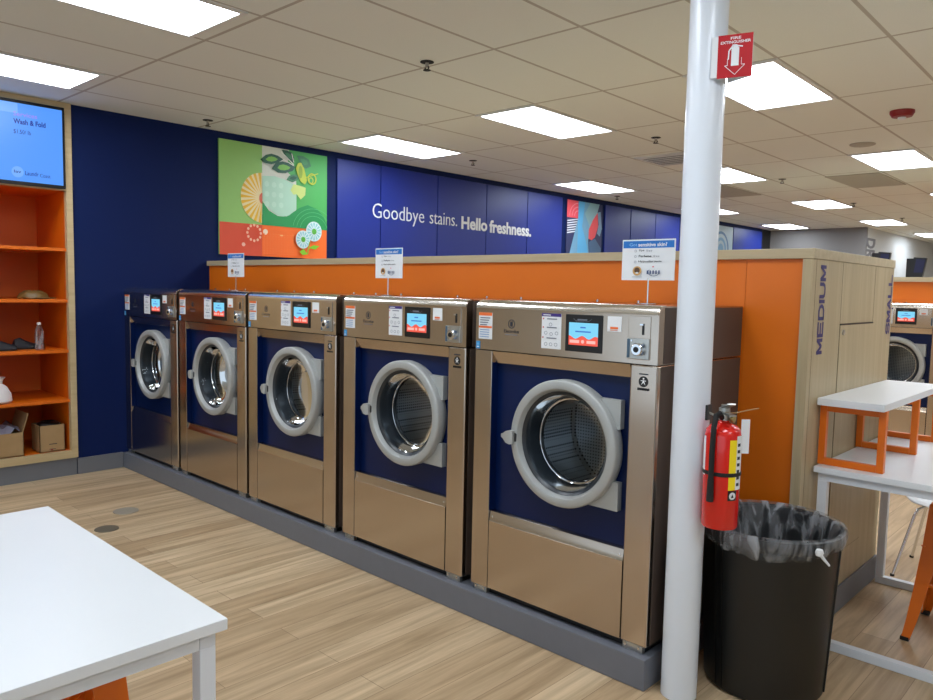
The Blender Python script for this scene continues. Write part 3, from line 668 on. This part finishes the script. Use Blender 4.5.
# things on the shelves
t = thing('cardboard_box', 'small open cardboard box at the right of the bottom shelf', 'box', (-.13, -.58, .209))
m = MB()
for a in ((-.25, -.05, -.676, -.67), (-.25, -.05, -.489, -.483), (-.25, -.245, -.676, -.483), (-.055, -.05, -.676, -.483)): m.box(a[0], a[1], a[2], a[3], .21, .43, 'card')
m.box(-.25, -.05, -.676, -.483, .21, .216, 'card'); F = Flat(m, (-.0498, -.676, .21), Y, Z); F.rect(.07, .13, .06, .066, 'ink'); F.rect(.07, .12, .02, .024, 'ink'); F.rect(.08, .1, .01, .02, K((150, 60, 40)))
m.build('carton', t)
tag(MB().lathe([(.0, .43), (.05, .455), (.085, .44), (.092, .40), (.09, .3)], 'black', (-.15, -.58, 0), n=18).build('dark_cloth', at=(-.15, -.58, .3)), 'dark cloth bundled inside the small right cardboard box', 'cloth')
t = thing('cardboard_box', 'larger cardboard box with raised flap at the left of the bottom shelf', 'box', (-.2, -.9, .209))
m = MB()
for a in ((-.38, -.04, -1.02, -1.014), (-.38, -.04, -.8, -.794), (-.38, -.374, -1.02, -.794), (-.046, -.04, -1.02, -.794)): m.box(a[0], a[1], a[2], a[3], .21, .4, 'card')
m.box(-.38, -.04, -1.02, -.794, .21, .216, 'card'); m.build('carton', t)
MB().prism([(-.8, .4), (-.794, .4), (-.752, .545), (-.758, .547)], 'x', -.36, -.05, 'card').build('flap', t)
m = MB(); random.seed(3)
pts = [(-.35+.28*i/6, -1.0+.19*j/5, .4+.07*random.random()-(.03 if i in (0, 6) or j in (0, 5) else 0)) for i in range(7) for j in range(6)]
m.rings([pts[i*6:(i+1)*6] for i in range(7)], K((150, 150, 170)), closed=False)
tag(m.build('folded_cloth', at=(-.2, -.9, .4)), 'grey cloth lying in the larger left cardboard box', 'cloth')
t = thing('water_bottle', 'clear plastic water bottle standing on the second shelf up', 'bottle', (-.1, -.645, 1.057))
MB().lathe([(0, 1.058), (.03, 1.058), (.034, 1.066), (.034, 1.1), (.031, 1.11), (.034, 1.12), (.034, 1.19), (.03, 1.22), (.015, 1.25), (.013, 1.262)], 'bottle', (-.1, -.645, 0), n=24).build('bottle_body', t)
MB().lathe([(.015, 1.26), (.015, 1.28), (0, 1.281)], K((235, 238, 240)), (-.1, -.645, 0), n=18).build('cap', t)
t = thing('cap', 'brown crumpled cloth cap lying on the third shelf up', 'cap', (-.15, -.66, 1.471))
m = MB(); rr = []
for k, (r, z) in enumerate(((.105, 1.472), (.112, 1.482), (.1, 1.51), (.07, 1.53), (.03, 1.537))):
    rr.append([(-.15+r*.8*math.cos(a)*(1+.06*math.sin(3*a+k)), -.665+r*math.sin(a)*(1+.05*math.cos(4*a+k)), z+.006*math.sin(5*a)) for a in [2*PI*j/20 for j in range(20)]])
m.rings(rr, K((110, 84, 40)), True, True); m.build('crown', t)
MB().lathe([(.06, 0), (.09, .004), (.09, .01), (.06, .012)], K((96, 72, 34)), (-.1, -.6, 1.473), n=14).build('brim', t)
for yy, x, lb, sz in ((-.9, -.12, 'dark navy shoe at the left end of the second shelf up', 1.), (-.72, -.2, 'black shoe behind the water bottle on the second shelf up', .95)):
    t = thing('shoe', lb, 'shoe', (x, yy, 1.057)); m = MB(); rr = []
    for k, (s_, w_, h_) in enumerate(((-.1, .02, .03), (-.085, .035, .07), (-.04, .036, .085), (.0, .036, .06), (.05, .04, .04), (.085, .034, .032), (.1, .012, .02))):
        rr.append([(x+w_*math.cos(a), yy+s_*sz, 1.07+(h_ if math.sin(a) > 0 else .008)*math.sin(a)) for a in [2*PI*j/14 for j in range(14)]])
    m.rings(rr, K((24, 26, 34)), True, True).build('upper', t)
    MB().prism([(x+(.035+.006*math.sin(q))*math.cos(q), yy+.1*sz*math.sin(q)) for q in [2*PI*j/16 for j in range(16)]], 'z', 1.0575, 1.07, 'rubber').build('sole', t)
m = MB(); rr = []
for k, (r, z) in enumerate(((.075, .645), (.09, .66), (.085, .72), (.06, .77), (.025, .80), (.03, .83), (.045, .85))):
    rr.append([(-.1+r*math.cos(a)*(1+.08*math.sin(4*a+k)), -.945+r*math.sin(a)*(1+.08*math.cos(5*a+k)), z) for a in [2*PI*j/24 for j in range(24)]])
t = thing('plastic_bag', 'tied white plastic bag on the lowest raised shelf', 'bag', (-.1, -.945, .644))
m.rings(rr[:5], K((232, 226, 226)), True, True).build('sack', t)
MB().rings(rr[4:], K((232, 226, 226)), True, True).build('tied_top', t)

# floor drain covers
tag(MB().lathe([(.075, .0005), (.073, .004), (0, .004)], 'steeldark', (1.62, -.79, 0), n=28).build('drain_cover', at=(1.62, -.79, 0)), 'round dark bronze floor drain cover nearer the white table', 'drain cover')
tag(MB().lathe([(.085, .0005), (.083, .004), (0, .004)], 'steelgrey', (1.31, -.54, 0), n=28).build('drain_cover', at=(1.31, -.54, 0)), 'round pale grey floor drain cover nearer the washers', 'drain cover')

# ------------------------------------------------------------------ sign stands on the washers
def stand(x, y, hw, label, yaw_, bx):
    t = local(thing('sign_stand', label, 'sign', (x, y, 1.5722), yaw_, 'detergent signs on washer tops'))
    MB().lathe([(.055, 0), (.055, .004), (.01, .007)], 'chrome', (bx, 0, 0), n=28, cap0=True).build('base', t)
    MB().tube([(bx, 0, .004), (bx, 0, .12)], .004, 'chrome', 8).build('stem', t)
    m = MB().box(-hw, hw, -.002, .002, .11, .30, 'paper', .001)
    F = Flat(m, (-hw, -.0022, .11), (2*hw, 0, 0), (0, 0, .19))
    F.rect(.02, .98, .79, .965, 'signblue'); F.text('Got', .14, .835, .15, .08, K((150, 200, 240))); F.text('sensitive skin?', .31, .825, .54, .095, 'paper', .02)
    for k, (a, b_) in enumerate((('Dye', 'free'), ('Perfume', 'free'), ('Hypoallergenic', ''))):
        v = .7-.135*k; F.ring(.265, v+.02, .022, .03, .007, 'greyink', 14)
        wa = (.1, .24, .44)[k]; F.text(a, .33, v, wa, .055, 'ink', .02)
        if b_: F.text(b_, .33+wa+.04, v, .11, .05, 'greyink')
    F.ell(.31, .23, .085, .115, K((206, 160, 96)), 20); F.ell(.31, .24, .055, .075, K((96, 66, 44)), 18); F.ell(.31, .18, .03, .02, 'paper', 12); F.rect(.22, .41, .075, .085, 'greyink')
    F.ring(.63, .2, .11, .1, .012, K((60, 84, 130)), 20, PI*.8, PI*2.1)
    for k in range(5): F.rect(.5+.055*k, .525+.055*k, .15, .24, K((60, 78, 120)))
    F.ell(.62, .33, .018, .02, K((220, 120, 130)), 10)
    m.build('sign_card', t)
stand(4.825, .45, .135, 'wide detergent sign on a stand atop the nearest washer', .04, .005)
stand(2.98, .45, .13, 'detergent sign on a stand atop the fourth washer edge, under the slogan', 0, -.005)
stand(1.092, .45, .126, 'leftmost detergent sign, on the second washer below the green mural', 0, 0)

# ------------------------------------------------------------------ pole, sign, extinguisher, trash can
px, py, pr = 5.265, .065, .071
t = thing('support_pole', 'round white painted support pole from floor to ceiling', 'pole', (px, py, 0))
MB().lathe([(pr, .001), (pr, H-.001)], 'pole', (px, py, 0), n=56).build('shaft', t)
t = thing('hanging_sign', 'red fire extinguisher sign projecting from the white pole', 'sign', (5.39, .05, 2.42))
A, B, D = Vector((5.332, .012)), Vector((5.448, .048)), Vector((5.338, .09)); z0, z1 = 2.417, 2.571
m = MB()
for P, Q in ((A, B), (B, D)):
    n = Vector((-(Q-P).y, (Q-P).x)).normalized()*.0012
    m.prism([tuple(P+n), tuple(Q+n), tuple(Q-n), tuple(P-n)], 'z', z0, z1, 'paper')
U = (B-A); F = Flat(m, (A.x+.0012*.4, A.y-.0022, z0), (U.x, U.y, 0), (0, 0, z1-z0))
F.rect(.0, 1, 0, 1, 'signred')
F.text('FIRE', .36, .885, .3, .06, 'paper', .02); F.text('EXTINGUISHER', .08, .79, .86, .065, 'paper', .02)
F.rect(.4, .62, .27, .68, 'paper'); F.poly([(.4, .68), (.62, .68), (.56, .73), (.46, .73)], 'paper'); F.rect(.47, .56, .72, .76, 'paper'); F.line(.42, .75, .72, .7, .03, 'paper'); F.line(.44, .74, .33, .62, .03, 'paper'); F.line(.33, .62, .32, .42, .035, 'paper')
for a in ((.3, .44, .3, .28), (.3, .28, .22, .28), (.22, .28, .52, .06), (.52, .06, .8, .28), (.8, .28, .7, .28), (.7, .28, .7, .44)): F.line(a[0], a[1], a[2], a[3], .014, 'paper')
m.build('sign_face', t)
m = MB().prism([(5.313, .0), (5.333, .008), (5.333, .010), (5.313, .002)], 'z', z0+.004, z1-.004, 'paper').build('mounting_flange', t)

ex, ey, ez, er = 5.407, .052, .737, .068
t = thing('fire_extinguisher', 'red fire extinguisher hung on the white pole above the trash can', 'fire extinguisher', (ex, ey, ez))
MB().lathe([(0, ez+.004), (er*.93, ez), (er, ez+.008), (er, ez+.352), (er*.94, ez+.374), (er*.72, ez+.392), (er*.35, ez+.402), (.02, ez+.408), (.02, ez+.42)], 'red', (ex, ey, 0), n=48).build('cylinder', t)
def ang(d): return math.radians(d)
def patch(a0, a1, z0, z1, m_, r=er+.0008):
    return MB().lathe([(r, z0), (r, z1)], m_, (ex, ey, 0), n=12, a0=ang(a0), a1=ang(a1))
lb = patch(-44, -19, ez+.155, ez+.345, 'yellow').build('instruction_label', t)
patch(-19, 12, ez+.155, ez+.36, 'paper').build('text_label', lb)
m = MB()
for k in range(7): m.lathe([(er+.0016, ez+.17+k*.025), (er+.0016, ez+.182+k*.025)], 'ink', (ex, ey, 0), n=5, a0=ang(-16), a1=ang(-2))
m.build('print', lb)
m = patch(-44, -12, ez+.115, ez+.153, 'black'); m.build('class_label', lb)
aa = ang(-30); m = MB(); e = Vector((math.cos(aa), math.sin(aa), 0)); tt = Vector((-math.sin(aa), math.cos(aa), 0))
F = Flat(m, Vector((ex, ey, ez+.134))+e*(er+.003), tt, (0, 0, 1)); F.ell(0, 0, .014, .014, 'paper', 18); F.poly([(-.006, -.007), (.006, -.007), (0, .008)], 'ink'); m.build('class_symbol', lb)
patch(-158, -128, ez+.2, ez+.35, 'paper').build('side_label', t)
MB().lathe([(er+.001, ez+.205), (er+.003, ez+.207), (er+.003, ez+.218), (er+.001, ez+.22)], 'rubber', (ex, ey, 0), n=40).build('strap', t)
v = MB().cyl((ex, ey, ez+.412), .021, .045, 'silver', n=20).cyl((ex, ey, ez+.45), .013, .02, 'silver', n=16)
q = Vector((math.cos(ang(-45)), math.sin(ang(-45)), 0))
v = v.build('valve', t)
P0 = Vector((ex, ey, ez+.452))
MB().bar(P0-q*.02+Vector((0, 0, .0)), P0+q*.07+Vector((0, 0, .03)), .03, .006, 'silver').build('lever', v)
MB().bar(P0-q*.015+Vector((0, 0, -.012)), P0+q*.085+Vector((0, 0, -.012)), .026, .006, 'silver').build('carry_handle', v)
g = Vector((math.cos(ang(20)), math.sin(ang(20)), 0))
m = MB().lathe([(.016, 0), (.016, .01), (0, .011)], 'brass', (ex+.028, ey+.004, ez+.42), 'x', 16); m.build('gauge', v)
MB().tube([tuple(P0+Vector((.01, -.02, -.01))), tuple(P0+Vector((.04, .01, -.01))), tuple(P0+Vector((.07, .05, .0))), tuple(P0+Vector((.1, .075, .008)))], .002, 'card', 6).build('pin_tie', v)
hd = Vector((math.cos(ang(-93)), math.sin(ang(-93)), 0)); O = Vector((ex, ey, 0))
pts = [O+hd*.015+Vector((0, 0, ez+.42)), O+hd*.04+Vector((0, 0, ez+.44)), O+hd*.062+Vector((0, 0, ez+.435)), O+hd*.076+Vector((0, 0, ez+.39)), O+hd*.081+Vector((0, 0, ez+.3)), O+hd*.081+Vector((0, 0, ez+.2))]
hs = MB().tube([tuple(p) for p in pts], .0105, 'rubber', 12).build('hose', t)
MB().lathe([(.0115, ez+.172), (.0115, ez+.184)], 'silver', tuple(O+hd*.081), n=14, cap0=True, cap1=True).build('hose_band', hs)
MB().lathe([(.0105, ez+.2), (.012, ez+.19), (.0135, ez+.11), (.009, ez+.108)], 'rubber', tuple(O+hd*.081), n=14, cap1=True).build('nozzle', hs)
tg = Vector((math.cos(ang(18)), math.sin(ang(18)), 0)); T = O+tg*.078
m = MB().bar(tuple(T+Vector((0, 0, ez+.29))), tuple(T+Vector((0, 0, ez+.42))), .032, .0015, 'paper', up=(.68, -.73, 0)); m.build('inspection_tag', t)
m = MB().box(px+pr-.004, px+pr+.006, py-.02, py+.02, ez+.40, ez+.46, 'black', .002).tube([(px+pr, py, ez+.43), (px+pr+.03, py, ez+.42), (ex-.018, ey, ez+.43)], .005, 'silver', 8); m.build('wall_bracket', t)

cx, cy = 5.458, .432
t = thing('trash_can', 'round black plastic trash can standing beside the white pole', 'trash can', (cx, cy, 0))
MB().lathe([(0, .002), (.225, .002), (.236, .012), (.268, .63), (.278, .632), (.283, .642), (.283, .682), (.276, .686), (.268, .68), (.262, .62), (.23, .03), (0, .026)], 'bin', (cx, cy, 0), n=64).build('can_body', t)
m = MB()
for a in (-118, -110, 10, 70, 150):
    aa = ang(a); e = Vector((math.cos(aa), math.sin(aa), 0)); O = Vector((cx, cy, 0))
    MB().bar(tuple(O+e*.238+Vector((0, 0, .02))), tuple(O+e*.269+Vector((0, 0, .62))), .012, .01, 'bin', up=tuple(e)).build('rib', t)
t = thing('trash_bag', 'clear plastic liner draped over the black trash can rim', 'bag', (cx, cy, .68))
m = MB(); rr = []; n = 120; random.seed(5)
ph = [random.random()*6 for _ in range(8)]
def wr(a, k): return .5*math.sin(9*a+ph[0]+k)+.35*math.sin(17*a+ph[1]-1.3*k)+.3*math.sin(31*a+ph[2]+.7*k)+.2*math.sin(47*a+ph[3])
for k, (r, z, am) in enumerate(((.276, .62, .004), (.284, .626, .004), (.29, .65, .004), (.291, .68, .003), (.286, .695, .003), (.272, .694, .003), (.256, .66, .006), (.246, .58, .010), (.24, .48, .013), (.232, .34, .015), (.222, .2, .014), (.19, .1, .01), (.0, .08, 0))):
    L = []
    for j in range(n):
        a = 2*PI*j/n; q = r-abs(am*wr(a, k*.35))*(1 if k > 5 else -.6)
        dz = 0
        if k < 3: dz = (.018*math.sin(a*2+1.0)+.008*wr(a, 0))*(3-k)/3.
        L.append((cx+q*math.cos(a), cy+q*math.sin(a), z+dz))
    rr.append(L)
m.rings(rr, 'bag').build('liner', t, 60)
kn = ang(-33); K0 = Vector((cx+.3*math.cos(kn), cy+.3*math.sin(kn), .655))
m = MB().lathe([(0, -.016), (.012, -.012), (.016, 0), (.012, .012), (0, .016)], 'paper', tuple(K0), n=12)
dr = Vector((.6, .5, 0)).normalized()
m.tube([tuple(K0), tuple(K0+dr*.015+Vector((0, 0, -.022))), tuple(K0+dr*.04+Vector((0, 0, -.05)))], [.007, .006, .004], 'paper', 8); m.build('knot', t)

# ------------------------------------------------------------------ tables, riser, stools, chair
def make_table():
    t = local(thing('table', '', 'table'))
    MB().box(0, 1.225, 0, 1.15, .82, .848, 'white', .003).build('tabletop', t)
    m = MB()
    for yy in (.02, 1.09): m.box(.015, 1.205, yy, yy+.04, .782, .8195, 'whitem', .003)
    for xx in (.015, 1.165): m.box(xx, xx+.04, .06, 1.09, .782, .8195, 'whitem', .003)
    m.build('top_frame', t)
    for yy in (.02, 1.09):
        for xx in (.015, 1.165): MB().box(xx, xx+.04, yy, yy+.04, .04, .783, 'whitem', .003).build('leg', t)
        MB().box(.015, 1.205, yy, yy+.04, .001, .041, 'whitem', .003).build('floor_rail', t)
    return t
tb = make_table(); tb.location = (5.4695, .885, 0); tag(tb, 'white table pushed against the oak end panel, orange riser on top', 'table', 'white square tables')
t2 = copy_tree(tb); t2.location = (3.847, -1.821-1.15, 0); tag(t2, 'large white table in the left foreground facing the washers', 'table', 'white square tables')
t = thing('shelf_riser', 'low white shelf on orange metal frames standing on the right table', 'riser', (5.6, 1.5, .848))
MB().box(5.462, 5.742, .905, 2.03, 1.128, 1.161, 'white', .003).build('top_board', t)
for yy in (.95, 1.52, 1.975):
    m = MB(); a, b_ = 5.463, 5.74
    m.box(a, a+.03, yy, yy+.03, .8485, 1.1275, 'orangem', .002).box(b_-.03, b_, yy, yy+.03, .8485, 1.1275, 'orangem', .002)
    m.box(a+.03, b_-.03, yy, yy+.03, .8485, .8785, 'orangem', .002).box(a+.03, b_-.03, yy, yy+.03, 1.0975, 1.1275, 'orangem', .002)
    m.build('support_frame', t)

def make_stool():
    t = local(thing('stool', '', 'stool'))
    def rsq(h, r, z, n=6):
        P = []
        for sx, sy, a0 in ((1, 1, 0), (-1, 1, PI/2), (-1, -1, PI), (1, -1, 1.5*PI)):
            for k in range(n+1): a = a0+PI/2*k/n; P.append((sx*(h-r)+r*math.cos(a), sy*(h-r)+r*math.sin(a), z))
        return P
    zt = .66
    m = MB().rings([rsq(.158, .04, zt-.05), rsq(.156, .04, zt-.012), rsq(.15, .036, zt), rsq(.13, .03, zt-.004), rsq(.02, .005, zt-.008)], 'orangem', False, True)
    m.build('seat', t)
    for sx, sy in ((1, 1), (-1, 1), (-1, -1), (1, -1)):
        rr = []
        for z, c, w_ in ((zt-.012, .150, .085), (.45, .165, .072), (.25, .185, .056), (.1, .203, .045), (.03, .213, .038), (.012, .217, .036)):
            A = [(c, c-w_), (c, c), (c-w_, c), (c-w_, c-.006), (c-.006-.004, c-.010), (c-.006, c-w_)]
            rr.append([(sx*a, sy*b_, z) for a, b_ in A])
        l = MB().rings(rr, 'orangem', True, True).build('leg', t, 30)
        MB().box(min(sx*.183, sx*.22), max(sx*.183, sx*.22), min(sy*.183, sy*.22), max(sy*.183, sy*.22), .001, .02, 'rubber', .003).build('foot_cap', l)
    m = MB()
    for a, b_ in (((.172, .172), (-.172, .172)), ((-.172, .172), (-.172, -.172)), ((-.172, -.172), (.172, -.172)), ((.172, -.172), (.172, .172))):
        m.bar((a[0], a[1], .28), (b_[0], b_[1], .28), .02, .012, 'orangem')
    m.build('footrest', t)
    m = MB().bar((.165, .165, .46), (-.165, -.165, .46), .02, .004, 'orangem').bar((-.165, .165, .455), (.165, -.165, .455), .02, .004, 'orangem'); m.build('cross_brace', t)
    return t
st = make_stool(); st.location = (6.0, 1.49, 0); tag(st, 'orange metal stool tucked at the right table, only legs in view', 'stool', 'orange metal stools')
s2 = copy_tree(st); s2.location = (4.57, -2.07, 0); tag(s2, 'orange metal stool under the left foreground table', 'stool', 'orange metal stools')
t = local(thing('chair', 'white shell chair with chrome legs behind the right table', 'chair', (5.745, 2.38, 0)))
m = MB(); rr = []
for v, (yy, z, w_) in enumerate(((-.2, .445, .15), (-.18, .46, .2), (-.08, .445, .225), (.06, .44, .225), (.15, .46, .22), (.2, .54, .215), (.225, .66, .205), (.235, .76, .18), (.235, .80, .12))):
    L = []
    for k in range(13):
        s_ = -1+2*k/12.; L.append((s_*w_*1.05, yy-(.02*s_*s_ if z > .5 else 0), z-.012+.06*abs(s_)**2.5*(1 if v in (1, 2, 3, 4) else .3)))
    rr.append(L)
m.rings(rr, 'white', closed=False); sh = m.build('shell', t)
md = sh.modifiers.new('s', 'SOLIDIFY'); md.thickness = .008; md = sh.modifiers.new('b', 'SUBSURF'); md.levels = 1; md.render_levels = 2
MB().box(-.09, .09, -.08, .1, .408, .424, 'chrome', .004).build('seat_mount', t)
for sx in (-1, 1):
    for sy in (-1, 1):
        l = MB().tube([(sx*.03, sy*.03, .415), (sx*.1, sy*.1, .415), (sx*.125, sy*.13, .40), (sx*.14, sy*.145, .36), (sx*.215, sy*.22, .006)], .009, 'chrome', 10).build('leg', t)
        MB().cyl((sx*.216, sy*.221, .001), .012, .012, 'rubber', n=12).build('foot_cap', l)

# ------------------------------------------------------------------ view
sc = bpy.context.scene
sc.view_settings.view_transform = 'Standard'; sc.view_settings.look = 'None'; sc.view_settings.exposure = 0; sc.view_settings.gamma = 1
